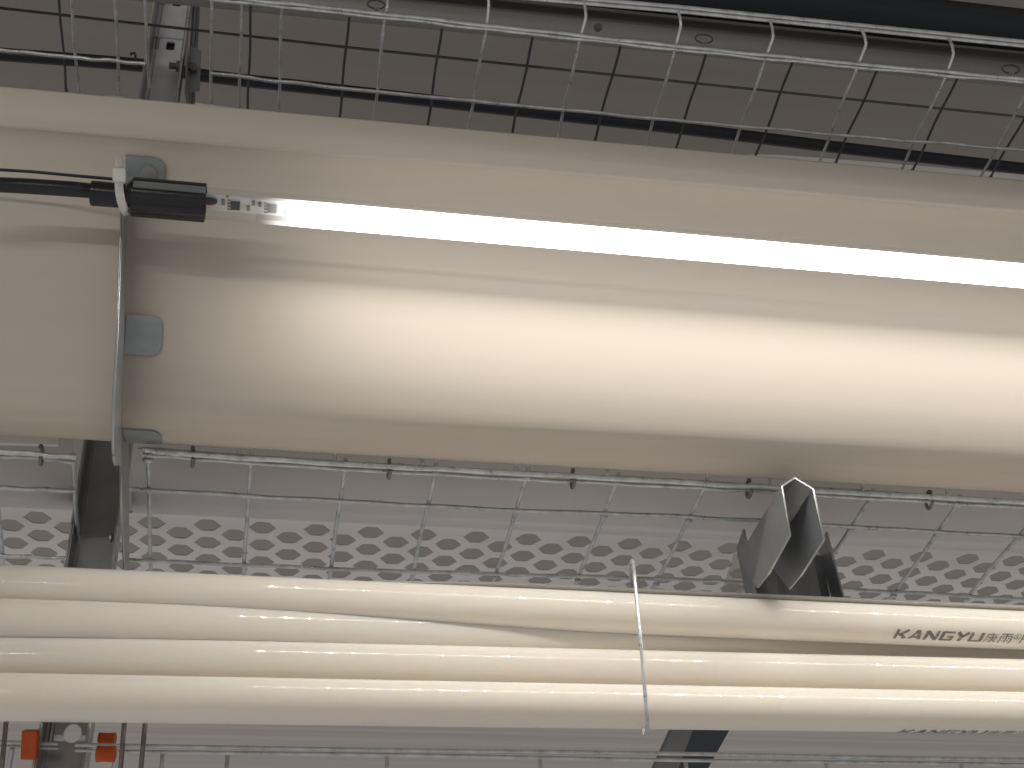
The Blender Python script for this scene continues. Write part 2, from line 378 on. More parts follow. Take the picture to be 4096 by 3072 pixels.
lower_long(t, [(515, 1944), (601, 1949), (1400, 1995), (2050, 2030), (2696, 2052), (3400, 2096), (4096, 2136), (4500, 2158)], .00135)
lower_long(t, [(495, 2227), (633, 2233), (1400, 2267), (2050, 2287), (2750, 2307), (3060, 2322)], .0013)
lower_long(t, [(3330, 2342), (3373, 2345), (4096, 2386), (4500, 2404)], .0013)
for a, b in [((592, 1835), (603, 2270)), ((1003, 1845), (975, 2285)), ((1380, 1870), (1320, 2294)), ((1742, 1885), (1647, 2310)), ((2108, 1905), (1976, 2322)), ((2468, 1925), (2306, 2332)), ((2822, 1945), (2616, 2348)), ((3165, 1965), (2960, 2370)), ((3487, 1987), (3210, 2390)), ((3833, 2013), (3563, 2392)), ((4170, 2030), (3854, 2405)), ((4510, 2050), (4150, 2420))]:
    p, q = on(*a, pL), on(*b, pL); p2, q2 = ext(p, q, .03, .35)
    MB().tube([p2 + V((0, -.001, .0035)), p2 + V((0, 0, .001))] + wob(p, q2, .0003), .0013, 8).build('cross_wire', m_wire, t)
    mb = MB(); mb.ball(p + V((0, 0, -.001)), .0021, 1.6); mb.build('weld', m_wire, t)
    for vv in ((1949 + (a[0] - 601) * .0535), (2233 + (a[0] - 633) * .0443)):
        f_ = (vv - a[1]) / (b[1] - a[1]); mb = MB(); mb.ball(p.lerp(q, f_) + V((0, 0, -.001)), .0018, 1.5); mb.build('weld', m_wire, t)
for u in (955, 1340, 1690, 2065, 2430, 3080, 3450, 3788):      # stub ends poking above the edge rod
    v = 1783 + (u - 640) * .0588; p = P(u, v - 14, .80); q = P(u - 2, v + 6, .80)
    MB().tube([on(u, v + 10, pL), on(u, v - 14, pL) + V((0, 0, .001))], .0012, 8).build('wire_stub', m_wire, t)
t2 = thing('wire_mesh', 'lower left wire mesh floor left of the steel post', 'wire mesh', P(150, 2000, .8), 'wire mesh panels of the cages')
lower_long(t2, [(-300, 1757), (0, 1781), (310, 1806)], .0017, -.004)
lower_long(t2, [(-300, 1790), (0, 1813), (150, 1818), (300, 1838)], .0013, -.002)
lower_long(t2, [(-300, 1925), (0, 1939), (306, 1952)], .0014)
lower_long(t2, [(-300, 2195), (0, 2211), (272, 2222)], .0013)
for a, b in [((292, 1815), (309, 2100)), ((-30, 1810), (12, 2250)), ((-300, 1800), (-230, 2250))]:
    p, q = on(*a, pL), on(*b, pL); MB().tube(wob(p, p.lerp(q, 1.3), .0003), .0014, 8).build('cross_wire', m_wire, t2)
# hog rings
def ring(u, v, where, mm=m_rust, k=1.0):
    c = on(u, v, pL) + V((0, 0, -.003)); n = (CAM - c).normalized(); a = V((0, 1, 0)); a = (V((.05, -.3, 1))).normalized()
    pts = []
    for i in range(13):
        g = math.radians(-60 + 300 * i / 12 + random.uniform(-3, 3))
        pts.append(c + (a * math.cos(g) * .0052 + V((0, 1, 0)) * math.sin(g) * .0045) * k + V((.0012 * (i / 12 - .5), 0, 0)))
    o = MB().tube(pts, .0011, 8).build('hog_ring', mm); return tag(o, where, 'clip ring', 'steel hog rings along the lower mesh edge')
ring(167, 1803, 'steel clip ring on the lower mesh edge, left of the steel post')
ring(773, 1810, 'steel clip ring on the lower mesh edge, first to the right of the trough bracket')
ring(1557, 1858, 'steel clip ring on the lower mesh edge, second to the right of the trough bracket')
ring(2290, 1898, 'steel clip ring on the lower mesh edge, below the middle of the trough')
ring(2993, 1937, 'steel clip ring on the lower mesh edge, just left of the folded hat bracket')
ring(3713, 1983, 'steel clip ring on the lower mesh edge, right of the folded hat bracket')
for (u, v), lb in (((1505, 18), 'oval dark clip loop at the top edge, leftmost on the grey lip'), ((2816, 155), 'oval dark clip loop in the middle of the grey lip'), ((4043, 277), 'oval dark clip loop near the right edge on the grey lip')):
    q0 = P(u, v, .89); pts = []
    for i in range(17):
        g = math.radians(i * 22.5); pts.append(P(u + 35 * math.cos(g), v + 17 * math.sin(g) + 3 * math.cos(g), .885))
    t = thing('clip_loop', lb, 'clip loop', q0, 'oval clip loops on the grey lip')
    MB().tube(pts, .0006, 6).build('loop', m_darkwire, t)
    for k in (-7, 5):
        MB().tube([P(u + k + 4, v + 14, .88), P(u + k, v + 22, .875), P(u + k - 3, v + 38, .85)], .0007, 6).build('leg', m_wire, t)

# ================================================================== STEEL POST
z0 = P(100, 3300, .93).z - .1; z1 = P(600, -300, .93).z + .35
DEP = .018
t = thing('steel_post', 'galvanised slotted steel post on the left, passing behind trough and pipes', 'post', V((xl, Yp, z0)))
TH = .0018
# slopes of the post measured at its ends
def pe(e0, e1, z): return e0 + (e1 - e0) * ((z - e0.z) / (e1.z - e0.z))
Lz = lambda z: V((pe(el[2], el[0], z).x, Yp, z)); Rz = lambda z: V((pe(er[2], er[0], z).x, Yp, z))
def flange(name, E, dx):
    mb = MB(); mb.prism([E(z0), E(z1), E(z1) + V((0, DEP, 0)), E(z0) + V((0, DEP, 0))], V((dx, 0, 0))); MB().tube([E(z0), E(z1)], .0007, 6).build('flange_edge_or_highlight', m_wire, t); return mb.build(name, m_chan, t, bevel=.0003)  # paler tubes along the flange edges paint in their highlight
flange('flange', Lz, TH); flange('flange', Rz, -TH)
# web with square holes: rows of pieces between holes
sq = [on(u, v, (V((0, Yp + DEP, 0)), V((0, 1, 0)))) for u, v in ((682, 183), (705, 8))]
dzh = sq[1].z - sq[0].z
rh = on(155 * 1.852, 2922, (V((0, Yp + DEP, 0)), V((0, 1, 0))))
D_ = V((0, DEP, 0))
rc = on(290, 2933, (V((0, Yp + DEP, 0)), V((0, 1, 0))))
mb = MB()
holes = [(rc.x - Lz(rc.z).x, rc.z, .0050, .0056, True)] + [(sq[0].x - Lz(sq[0].z).x, sq[0].z + dzh * k, .0033, .0048, False) for k in range(5)]
zc_ = z0
def wp(x, z): return Lz(z) + V((x, 0, 0)) + D_
wR = xr - xl
def wr(z): return (Rz(z) - Lz(z)).x - TH
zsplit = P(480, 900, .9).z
for hx_, hz, hw, hh, rnd in holes:
    if hz + hh > z1: continue
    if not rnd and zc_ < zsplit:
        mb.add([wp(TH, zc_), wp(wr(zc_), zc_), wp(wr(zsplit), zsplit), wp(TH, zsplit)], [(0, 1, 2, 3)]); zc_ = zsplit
        mb.build('web', m_chan, t, solid=TH, off=1); mb = MB()  # lower web in darker steel, its shade put into the colour
    mb.add([wp(TH, zc_), wp(wr(zc_), zc_), wp(wr(hz - hh * 1.5), hz - hh * 1.5), wp(TH, hz - hh * 1.5)], [(0, 1, 2, 3)])
    za, zb_ = hz - hh * 1.5, hz + hh * 1.5
    n_ = 24; inn = []; out_ = []
    for k in range(n_):
        g = 2 * math.pi * (k + .5) / n_; c_, s_ = math.cos(g), math.sin(g)
        m_ = max(abs(c_), abs(s_)); sx_, sz_ = c_ / m_, s_ / m_
        inn.append(wp(hx_ + hw * (c_ if rnd else sx_), hz + hh * (s_ if rnd else sz_)))
        zz = hz + sz_ * hh * 1.5; xo = TH if abs(sx_) > .999 and sx_ < 0 else (wr(zz) if abs(sx_) > .999 else TH + (wr(zz) - TH) * (sx_ + 1) / 2)
        out_.append(wp(xo, zz))
    mb.add(inn + out_, [(k, (k + 1) % n_, n_ + (k + 1) % n_, n_ + k) for k in range(n_)])
    for cx_, cz_, k in ((wr(zb_), zb_, 2), (TH, zb_, 8), (TH, za, 14), (wr(za), za, 20)):
        mb.add([wp(cx_, cz_), out_[k], out_[k + 1]], [(0, 1, 2)])
    zc_ = zb_
mb.add([wp(TH, zc_), wp(wr(zc_), zc_), wp(wr(z1), z1), wp(TH, z1)], [(0, 1, 2, 3)])
mb.build('web', m_post_lit, t, solid=TH, off=1)
mb = MB(); zb2 = sq[0].z - .05; o2 = V((0, .006, 0)); mb.add([wp(TH, zb2) + o2, wp(wr(zb2), zb2) + o2, wp(wr(z1), z1) + o2, wp(TH, z1) + o2], [(0, 1, 2, 3)]); mb.build('hole_shade', m_darkwire, t, solid=.001)  # dark sheet added behind the square holes to give them their shade
# rolled rib next to the left flange
mb = MB(); mb.tube([Lz(z0) + V((.0045, DEP - .0006, 0)), Lz(z1) + V((.0045, DEP - .0006, 0))], .0014, 8); mb.build('rib', m_steel, t)
# bolt through the right flange
def at_post(u, v, dy): return on(u, v, (V((0, Yp + dy, 0)), V((0, 1, 0))))
c = at_post(700, 264, .007)
mb = MB(); mb.tube([c + V((-.0045, 0, 0)), c + V((.006, 0, 0))], [.0024, .0024], 12)
for k in range(4): mb.tube([c + V((-.0044 + k * .0011, 0, 0)), c + V((-.0040 + k * .0011, 0, 0))], .0028, 12)
mb.build('bolt', m_rust, t)
MB().tube([c + V((.0012, 0, 0)), c + V((.0050, 0, 0))], .0050, 6).build('nut', m_rust, t)
# side plate right of the post with bolt head
a, b = at_post(752, 182, .004), at_post(800, 362, .02)
mb = MB(); mb.prism([at_post(746, 178, 0), at_post(738, 362, 0), at_post(738, 362, 0) + V((.001, .02, .0)), at_post(746, 178, 0) + V((.001, .02, -.003))], V((.0012, 0, 0)))
mb.prism([V((0, 0, 0)) + at_post(762, 185, .012), at_post(755, 362, .012), at_post(798, 362, .012), at_post(806, 200, .012)], V((0, .0012, 0)))
mb.build('side_plate', m_steel2, t)
c = at_post(768, 272, .010); MB().tube([c, c + V((0, -.003, 0))], .0042, 6).build('bolt_head', m_rust, t)
for u0, u1, dy in ((782, 752, .03), (795, 770, .04)):
    MB().tube([on(u0, -40, (V((0, Yp + dy, 0)), V((0, 1, 0)))), on(u1, 430, (V((0, Yp + dy, 0)), V((0, 1, 0))))], .0018, 8).build('rod', m_steel2, t)

# ================================================================== TROUGH BRACKET (edge-on plate with tabs)
xb = P(492, 1300, .725).x
t = thing('trough_bracket', 'thin curved steel bracket strip hugging the trough, with three rounded tabs', 'bracket', V((xb, P(480, 1300, .72).y, P(480, 1300, .72).z)))
near = []; far = []
def bx_(v): return xb + (-.0062 + .0052 * min(1, max(0, (v - 640) / 660)))
TR = trough_point
pr_b = [r for r in prof_body if r[0] > 690]
for i, r in enumerate(pr_b):
    far.append(trough_point(*r, bx_(r[0]), .0008))
    wd = .016 + .011 * min(1, max(0, (r[0] - 760) / 500))
    a = trough_point(*r, bx_(r[0]), .0008); b = pr_b[min(i + 1, len(pr_b) - 1)]; c0 = pr_b[max(i - 1, 0)]
    tg = trough_point(*b, xb) - trough_point(*c0, xb); nrm = V((0, -tg.z, tg.y)).normalized()
    d = (CAM - a); nrm = nrm if nrm.dot(V((0, d.y, d.z))) > 0 else -nrm
    k = min(1, max(0, (r[0] - 1640) / 98)); dirn = (nrm * (1 - k) + V((0, -.55, -.83)) * k).normalized()
    near.append(a + dirn * wd)
# tail down to the post
pxb = (V((xb, 0, 0)), V((1, 0, 0)))
tail_n = [on(443, 1860, pxb), on(452, 1960, pxb), on(457, 2060, pxb), on(462, 2180, pxb)]
mb = MB(); N_ = len(near)
mb.add(near + far, [(i, i + 1, N_ + i + 1, N_ + i) for i in range(N_ - 1)])
# tail: continues from the last near point to the post's right flange
ln, lf = near[-1], far[-1]
tgt = V((ln.x, Yp + .001, lf.z - .055)); tgt2 = V((ln.x, Yp + .014, lf.z - .048))
tl_n = [ln, ln.lerp(tgt, .3) + V((0, -.002, -.004)), ln.lerp(tgt, .65) + V((0, 0, -.003)), tgt]
tl_f = [lf, lf.lerp(tgt2, .3), lf.lerp(tgt2, .65), tgt2]
mb.sheet(tl_n, tl_f)
mb.build('strip', m_steel, t, solid=.0014, off=0)
# folded edge bead (near edge)
MB().tube(near + tl_n[1:], .0009, 6).build('folded_edge', m_steel, t)
def tab(rows, x0, x1, rad, nm='tab', m=m_steel):
    """tab lying on the trough between profile rows; rounded right corners"""
    s = [trough_point(*r, 0, .0012) for r in rows]; n = len(s)
    L = [0]
    for i in range(1, n): L.append(L[-1] + (s[i] - s[i - 1]).length)
    T = L[-1]; mb = MB(); A = []; B = []
    for i, r in enumerate(rows):
        e = min(L[i], T - L[i]); xx = x1
        if e < rad: xx = x1 - (rad - math.sqrt(max(0, rad * rad - (rad - e) ** 2)))
        A.append(trough_point(*r, x0, .0012)); B.append(trough_point(*r, xx, .0012))
    mb.sheet(A, B, False); return mb.build(nm, m, t, solid=.0013, off=0)
def fine(v0, v1, n=24):
    """interpolated profile rows between left-row values v0..v1"""
    out = []
    pr = prof_lip + prof_body
    for k in range(n + 1):
        v = v0 + (v1 - v0) * k / n
        for i in range(2, len(pr) - 1):
            if pr[i][0] <= v <= pr[i + 1][0]:
                f_ = (v - pr[i][0]) / (pr[i + 1][0] - pr[i][0] + 1e-9); out.append([a + (b - a) * f_ for a, b in zip(pr[i], pr[i + 1])]); break
    return out
xt = P(644, 1340, .721).x - .0015
E1 = P(600, 640, .74)
tab(fine(578, 770), bx_(640), xt - .0045, .006, m=m_steel2)
tab(fine(1222, 1385), xb, xt, .0055, m=m_steel2)
tab(fine(1690, 1737.5), xb, xt + .001, .006, m=m_steel2)
# screw on the top tab
q = surf(594, 694, .002); n = (CAM - q).normalized(); n = (n + V((0, -.2, -.3))).normalized()
MB().tube([q, q + n * .0016], .0042, 20).build('washer', m_steel, t)
MB().tube([q + n * .0014, q + n * .0040], .0024, 6).build('screw', m_steel, t)
# rivets at the tail
for u, v, dx in ((443, 2152, -.0035), (500, 2152, .004)):
    q = V((xb + (-.006 if dx < 0 else .005), tgt.y + .004, on(470, 2152, pxb).z)); mb = MB(); mb.ball(on(u, v, (tgt + V((0, .003, 0)), V((0, 1, 0)))), .0032, .55); mb.build('rivet', m_steel, t)

# ================================================================== LED LAMP
LR = .00835
LA, LB = P(824, 812, .709), P(4096, 1094, .709 * 1.103)
ax = (LB - LA).normalized()
def lp(x): return lineX(LA, LB, x)
def frame(p):
    n = (CAM - p); n = (n - ax * n.dot(ax)).normalized(); s = ax.cross(n).normalized()     # s: across
    if s.z < 0: s = -s
    a = math.radians(45); n2 = n * math.cos(a) - s * math.sin(a); s2 = s * math.cos(a) + n * math.sin(a)
    return n2, s2
xs = LA.x; xe = XR
N2, S2 = frame(lp(.25))
def led_mat():
    m = bpy.data.materials.new('led_phosphor'); m.use_nodes = True; n = m.node_tree.nodes['Principled BSDF']
    n.inputs['Base Color'].default_value = (.9, .85, .6, 1); n.inputs['Emission Color'].default_value = (1, .955, .89, 1); n.inputs['Emission Strength'].default_value = 800; return m
m_led = led_mat(); m_led.cycles.emission_sampling = 'FRONT'
def glow_sleeve(x0, x1, e=2.6):
    m = bpy.data.materials.new('glowing_silicone'); m.use_nodes = True; nt = m.node_tree; N = nt.nodes; L = nt.links; N.clear()
    out = N.new('ShaderNodeOutputMaterial'); t_ = N.new('ShaderNodeBsdfTransparent'); t_.inputs[0].default_value = (.97, .97, .97, 1)
    g = N.new('ShaderNodeNewGeometry'); sp = N.new('ShaderNodeSeparateXYZ'); L.new(g.outputs['Position'], sp.inputs[0])
    mr = N.new('ShaderNodeMapRange'); mr.interpolation_type = 'SMOOTHSTEP'; mr.inputs[1].default_value = x0; mr.inputs[2].default_value = x1; mr.inputs[3].default_value = 0; mr.inputs[4].default_value = e
    L.new(sp.outputs[0], mr.inputs[0]); em_ = N.new('ShaderNodeEmission'); em_.inputs[0].default_value = (1, .965, .92, 1); L.new(mr.outputs[0], em_.inputs[1])
    ad = N.new('ShaderNodeAddShader'); L.new(t_.outputs[0], ad.inputs[0]); L.new(em_.outputs[0], ad.inputs[1]); L.new(ad.outputs[0], out.inputs[0]); return m
xglow0, xglow1 = LA.x + .026, LA.x + .075
t = thing('led_tube_lamp', 'lit white LED tube with black end cap fixed along the cream trough', 'lamp', LA)
mb = MB(); ncirc = 28
capx = LA.x
pts = [lp(capx - .004 + (xe - capx + .004) * k / 40) for k in range(41)]
def half(g0, g1, name, m, pts=pts):
    mb = MB(); A_ = []
    for p in pts: A_.append([p + (N2 * math.cos(g0 + (g1 - g0) * k / 16) + S2 * math.sin(g0 + (g1 - g0) * k / 16)) * LR for k in range(17)])
    for i in range(len(A_) - 1): mb.sheet(A_[i], A_[i + 1], True)
    mb.build(name, m, t)
xc_ = LA.x + .026
half(-math.pi / 2 * .97, math.pi / 2 * .97, 'clear_end', clear_mat('clear_end_silicone', .93, gl=.3), [lp(capx - .004), lp(capx + .01), lp(capx + .02), lp(xc_)])
half(-math.pi / 2 * .97, math.pi / 2 * .97, 'diffuser', glow_sleeve(xglow0, xglow1, 3.2), [lp(xc_), lp(xc_ + .06), lp(xe)])
half(math.pi / 2 * .97, math.pi * 2 - math.pi / 2 * .97, 'sleeve_back', m_clear)
# circuit board
pc_ = lp((capx + xe) / 2) - N2 * .001; hl = (lp(xe) - lp(capx)).length / 2
MB().box(pc_, ax * hl, S2 * .0054, N2 * .0005).build('circuit_board', m_pcb, t)
led_mesh = None
bx = MB(); q_ = [ax * .0013 * i + S2 * .0027 * j + N2 * .0006 for i, j in ((-1, -1), (1, -1), (1, 1), (-1, 1))]
if (q_[1] - q_[0]).cross(q_[2] - q_[0]).dot(N2) < 0: q_ = q_[::-1]
bx.add(q_, [(0, 1, 2, 3)])
bx.add(q_ + [p - N2 * .0010 for p in q_], [(4, 5, 6, 7), (0, 1, 5, 4), (1, 2, 6, 5), (2, 3, 7, 6), (3, 0, 4, 7)])
x = LA.x + .050; k = 0
lm = bpy.data.meshes.new('light_chip'); lm.from_pydata(bx.v, [], bx.f); lm.materials.append(m_led); lm.materials.append(m_pcb)
for p_ in lm.polygons: p_.material_index = 0 if p_.index == 0 else 1
while x < xe - .002:
    o = bpy.data.objects.new('light_chip', lm); C.objects.link(o); o.parent = t; o.location = lp(x) - N2 * .0001 - t.location
    x += .0167; k += 1
def smd(u, v, w_, h_, m, nm, hh=.0006):
    p = on(u, v, (pc_ + N2 * .0005, N2)); MB().box(p + N2 * hh, ax * w_, S2 * h_, N2 * hh).build(nm, m, t)
smd(942, 818, .0023, .0024, m_chip, 'control_chip', .0009); smd(1089, 829, .0023, .0024, m_chip, 'control_chip', .0009)
for u, v, w_, h_ in ((893, 805, .0009, .0017), (993, 829, .0008, .0015), (1014, 809, .0008, .0013), (1040, 814, .0008, .0014), (1140, 846, .0008, .0013), (1158, 818, .0007, .0014)): smd(u, v, w_, h_, m_part, 'resistor')
for u0 in (942, 1089):
    for j in range(4): smd(u0 - 25, 800 + j * 12 + (u0 - 942) * .08, .0009, .0003, m_part, 'chip_pin', .0003)
p = on(910, 785, (pc_ + N2 * .0006, N2)); MB().tube([p, p + N2 * .0002], .0009, 10).build('solder_pad', mat('copper', (.4, .2, .07), .4, .5), t)
a, b = on(815, 801, (pc_ + N2 * .002, N2)), on(858, 806, (pc_ + N2 * .002, N2))
MB().tube([a, b], .0016, 10).ball(b, .0016).build('lead_wire', m_chip, t)
MB().tube([a - S2 * .0017, b - S2 * .0014 - ax * .001], .0011, 10).ball(b - S2 * .0014 - ax * .001, .0011).build('lead_wire', m_red, t)
# end cap: ribbed black sleeve with tapered neck
def capring(x, r, n=48, ribs=True):
    out = []
    p = lp(x)
    for i in range(n):
        g = 2 * math.pi * i / n; rr = r * (1 + (.035 * (1 if math.sin(g * 8) > 0 else -1) if ribs else 0)); out.append(p + (N2 * math.cos(g) + S2 * math.sin(g)) * rr)
    return out
def capmesh(spec, name, m, ribs=True):
    mb = MB(); R_ = [capring(x, r, ribs=rb) for x, r, rb in spec]; n = 48
    for i in range(len(R_) - 1):
        mb.add(R_[i] + R_[i + 1], [(k, (k + 1) % n, n + (k + 1) % n, n + k) for k in range(n)], False)
    mb.add(R_[0], [tuple(range(n))]); 
    if name != 'end_cap': mb.add(R_[-1], [tuple(range(n))])
    return mb.build(name, m, t, bevel=.00015)
X_ = lambda u, v=790: P(u, v, .710).x
capmesh([(X_(508), .0062, False), (X_(520), .0080, False), (X_(540), .0100, True), (X_(824), .0100, True), (X_(824) - .0002, .0088, False), (X_(800), .0086, False)], 'end_cap', m_blackcap)
capmesh([(X_(376), .0063, False), (X_(380), .0066, False), (X_(520), .0064, False)], 'cable_gland', m_blackcap)
# pale strip along the top of the cap, standing in for its highlight
q0, q1 = lp(X_(545)) + S2 * .0101 + N2 * .001, lp(X_(826)) + S2 * .0101 + N2 * .001
MB().box((q0 + q1) / 2, (q1 - q0) / 2, S2 * .0006, N2 * .002).build('cap_highlight', m_steel2, t)
cab = [P(-260, 735, 0.6880), P(0, 739, 0.7000), P(120, 745, 0.7030), P(300, 757, 0.7060), P(372, 764, 0.7085), P(400, 767, 0.7100)]
MB().tube(cab, [.0040, .0040, .0041, .0041, .0039, .0039], 16).build('cable', m_black, t)
mb = MB(); mb.tube([P(305, 752, 0.7020), P(318, 750, 0.7015), P(330, 755, 0.7020)], .0014, 8); mb.tube([P(322, 752, 0.7015), P(368, 757, 0.7030)], .0006, 6); mb.build('cable_strap', m_black, t)
o = MB().tube([P(-260, 655, 0.7100), P(0, 679, 0.7130), P(130, 687, 0.7150), P(300, 703, 0.7150), P(450, 716, 0.7150)], .00085, 8).build('thin_cable', m_black)
tag(o, 'thin black cable just above the thick lamp cable at left', 'cable')
# zip tie
t = thing('zip_tie', 'translucent white zip tie holding the lamp cable to the bracket', 'zip tie', P(478, 740, .71))
rm = lambda u, v, d: P(u, v, d)
def ribbon(pts, wd, th, name, m, par):
    mb = MB(); A = []; B = []
    for i, p in enumerate(pts):
        tg = (pts[min(i + 1, len(pts) - 1)] - pts[max(i - 1, 0)]).normalized(); n = (CAM - p).normalized(); s = tg.cross(n).normalized() * wd
        A.append(p - s); B.append(p + s)
    mb.sheet(A, B, True); return mb.build(name, m, par, solid=th, off=0)
band = [rm(476, 722, .690), rm(476, 745, .6885), rm(479, 775, .688), rm(484, 802, .690), rm(491, 824, .6935), rm(500, 842, .699), rm(508, 856, .708)]
ribbon(band, .0021, .0012, 'band', m_tie, t)
for i in range(14):
    f_ = i / 13; j = min(int(f_ * 6), 5); p = band[j].lerp(band[j + 1], f_ * 6 - j) ; p = p + (CAM - p).normalized() * .0007
    tg = (band[j + 1] - band[j]).normalized(); s = tg.cross((CAM - p).normalized()).normalized()
    MB().box(p, s * .0014, tg * .0003, (CAM - p).normalized() * .0002).build('ridge', m_tie, t)
q = P(477, 700, .691); n = (CAM - q).normalized(); s = (P(506, 702, .691) - P(449, 700, .691)) / 2; d = (P(477, 731, .691) - P(477, 669, .691)) / 2
MB().box(q, s * .95, d * .97, n * .0028).build('head', m_tie, t, bevel=.0014)
ribbon([P(477, 675, .692), P(477, 632, .693)], .0020, .0012, 'tail', m_tie, t)
for i in range(5): 
    p = P(477, 636 + i * 7, .6915); MB().box(p, s.normalized() * .0015, d.normalized() * .00025, n * .0003).build('ridge', m_tie, t)

# ================================================================== CREAM PIPES
R = .0125
def pipe(label, L_, R2, r=R, name='plastic_pipe'):
    a, b = P(*L_), P(*R2); p0, p1 = lineX(a, b, XL), lineX(a, b, XR)
    sag = [p0.lerp(p1, k / 24) for k in range(25)]
    t = thing(name, label, 'pipe', p0, 'cream water pipes under the lower mesh')
    o = MB().tube(sag, r, 64).build('wall', m_pipe, t)
    return t, p0, p1
tA, A0, A1 = pipe('topmost cream plastic pipe, printed with grey lettering near the right edge', (0, 2345, 0.7596), (4096, 2522, 0.8645), r=.01221)
tB, B0, B1 = pipe('second cream plastic pipe from the top, slipping behind the topmost one towards the right', (0, 2485, 0.7425), (4096, 2607, 0.8950))
tC, C0, C1 = pipe('third cream plastic pipe from the top, unprinted, above the lowest pipe', (0, 2634, 0.7354), (4096, 2717, 0.8549))
tD, D0, D1 = pipe('lowest and nearest cream plastic pipe, cropped lettering along its underside', (0, 2788, 0.7103), (4096, 2851, 0.8287))
# white rail behind the top pipe
mb = MB()
ra = [P(1480, 2322, .803), P(2046, 2328, .817), P(2750, 2362, .836), P(4096, 2421, .872), P(4600, 2443, .885)]
nrm = V((0, .45, .9)).normalized()
fv = V((0, -.0, -.0022)); bk = V((0, .012, 0))
mb.sheet(ra, [p + V((0, -.0004, -.0013)) for p in ra]); mb.sheet(ra, [p + bk for p in ra]); mb.sheet([p + V((0, -.0004, -.0013)) for p in ra], [p + V((0, .012, -.0013)) for p in ra])
tR = thing('plastic_rail', 'thin white plastic rail edge showing just above the topmost pipe at right', 'rail', ra[1])
mb.build('rim', m_white, tR)
mb = MB(); mb.sheet([p + V((0, .004, -.0012)) for p in ra], [p + V((0, .006, -.012)) for p in ra]); mb.build('inner_wall', mat('grey_rail', (.42, .41, .38), .5), tR, solid=.001)
# wire hook around the pipes
hk = [P(2527, 2362, 0.8442), P(2524, 2300, 0.8373), P(2523, 2262, 0.8252), P(2526, 2245, 0.8112), P(2531, 2246, 0.7993), P(2536, 2285, 0.7770), P(2545, 2380, 0.7623), P(2566, 2600, 0.7397), P(2584, 2820, 0.7259), P(2589, 2868, 0.7259), P(2588, 2915, 0.7377), P(2583, 2938, 0.7495), P(2577, 2942, 0.7574), P(2574, 2915, 0.7692)]
hk = [V(p) for p in sm_profile([list(p) for p in hk], 4)]
o = MB().tube(hk, .00105, 10).build('wire_hook', m_wire); tag(o, 'thin steel wire hook hanging down in front of all four pipes', 'hook')

# ---- lettering: strokes as quads in (x right 0..1 em, y up 0..1), wrapped on the pipe
def S_(pts, w_): return (pts, w_)
G = {
 'K': (1.15, [S_([(.14, 0), (.14, 1)], .26), S_([(.30, .42), (.98, .98)], .26), S_([(.42, .55), (.95, .02)], .28)]),
 'A': (1.2, [S_([(.10, 0), (.60, .98)], .24), S_([(.62, .98), (.90, 0)], .30), S_([(.35, .28), (.85, .28)], .2)]),
 'N': (1.25, [S_([(.14, 0), (.14, 1)], .26), S_([(.16, .95), (.96, .06)], .28), S_([(.98, 0), (.98, 1)], .24)]),
 'G': (1.2, [S_([(1.08, .90), (.14, .90)], .18), S_([(.15, .95), (.15, .05)], .26), S_([(.08, .10), (1.0, .10)], .2), S_([(.95, .05), (.95, .48)], .24), S_([(.58, .45), (1.05, .45)], .18)]),
 'Y': (1.1, [S_([(.08, .98), (.50, .50)], .28), S_([(.98, .98), (.50, .45)], .26), S_([(.48, .55), (.42, 0)], .28)]),
 'U': (1.25, [S_([(.14, 1), (.14, .10)], .27), S_([(.05, .10), (1.05, .10)], .2), S_([(.98, 1), (.98, .05)], .27)]),
 'kang': (1.15, [S_([(.52, 1.05), (.55, .93)], .09), S_([(.12, .88), (1.0, .88)], .08), S_([(.18, .90), (.16, .45), (.04, .02)], .09), S_([(.34, .72), (.88, .72)], .07), S_([(.28, .57), (1.0, .57)], .07), S_([(.34, .43), (.88, .43)], .07), S_([(.88, .74), (.88, .42)], .07), S_([(.60, .86), (.60, .02), (.50, .06)], .09), S_([(.30, .32), (.42, .24)], .07), S_([(.26, .06), (.52, .22)], .07), S_([(.88, .34), (.74, .24)], .07), S_([(.66, .32), (1.0, .04)], .08)]),
 'yu': (1.15, [S_([(.06, .96), (1.02, .96)], .09), S_([(.10, .0), (.10, .76)], .11), S_([(.10, .76), (.98, .76)], .09), S_([(.98, .78), (.98, .0), (.86, .03)], .11), S_([(.54, .96), (.54, .02)], .12), S_([(.26, .60), (.38, .50)], .1), S_([(.26, .32), (.38, .22)], .1), S_([(.70, .60), (.82, .50)], .1), S_([(.70, .32), (.82, .22)], .1)]),
 'R': (.55, [S_([(.26 + .26 * math.cos(a * math.pi / 8), .75 + .26 * math.sin(a * math.pi / 8)) for a in range(17)], .045), S_([(.18, .62), (.18, .88), (.30, .86), (.32, .78), (.20, .74)], .045), S_([(.24, .74), (.34, .62)], .045)]),
 'P': (1.0, [S_([(.14, 0), (.14, .98)], .1), S_([(.14, .93), (.66, .93)], .1), S_([(.66, .96), (.66, .5)], .1), S_([(.14, .53), (.66, .53)], .1)]),
}
def quads(pts, w_):
    out = []
    for (x0, y0_), (x1, y1_) in zip(pts, pts[1:]):
        dx, dy = x1 - x0, y1_ - y0_; L_ = math.hypot(dx, dy); n = (-dy / L_ * w_ / 2, dx / L_ * w_ / 2)
        k = max(1, int(L_ / .15))
        for i in range(k):
            a, b = i / k, (i + 1) / k
            out.append([(x0 + dx * a + n[0], y0_ + dy * a + n[1]), (x0 + dx * b + n[0], y0_ + dy * b + n[1]), (x0 + dx * b - n[0], y0_ + dy * b - n[1]), (x0 + dx * a - n[0], y0_ + dy * a - n[1])])
    return out
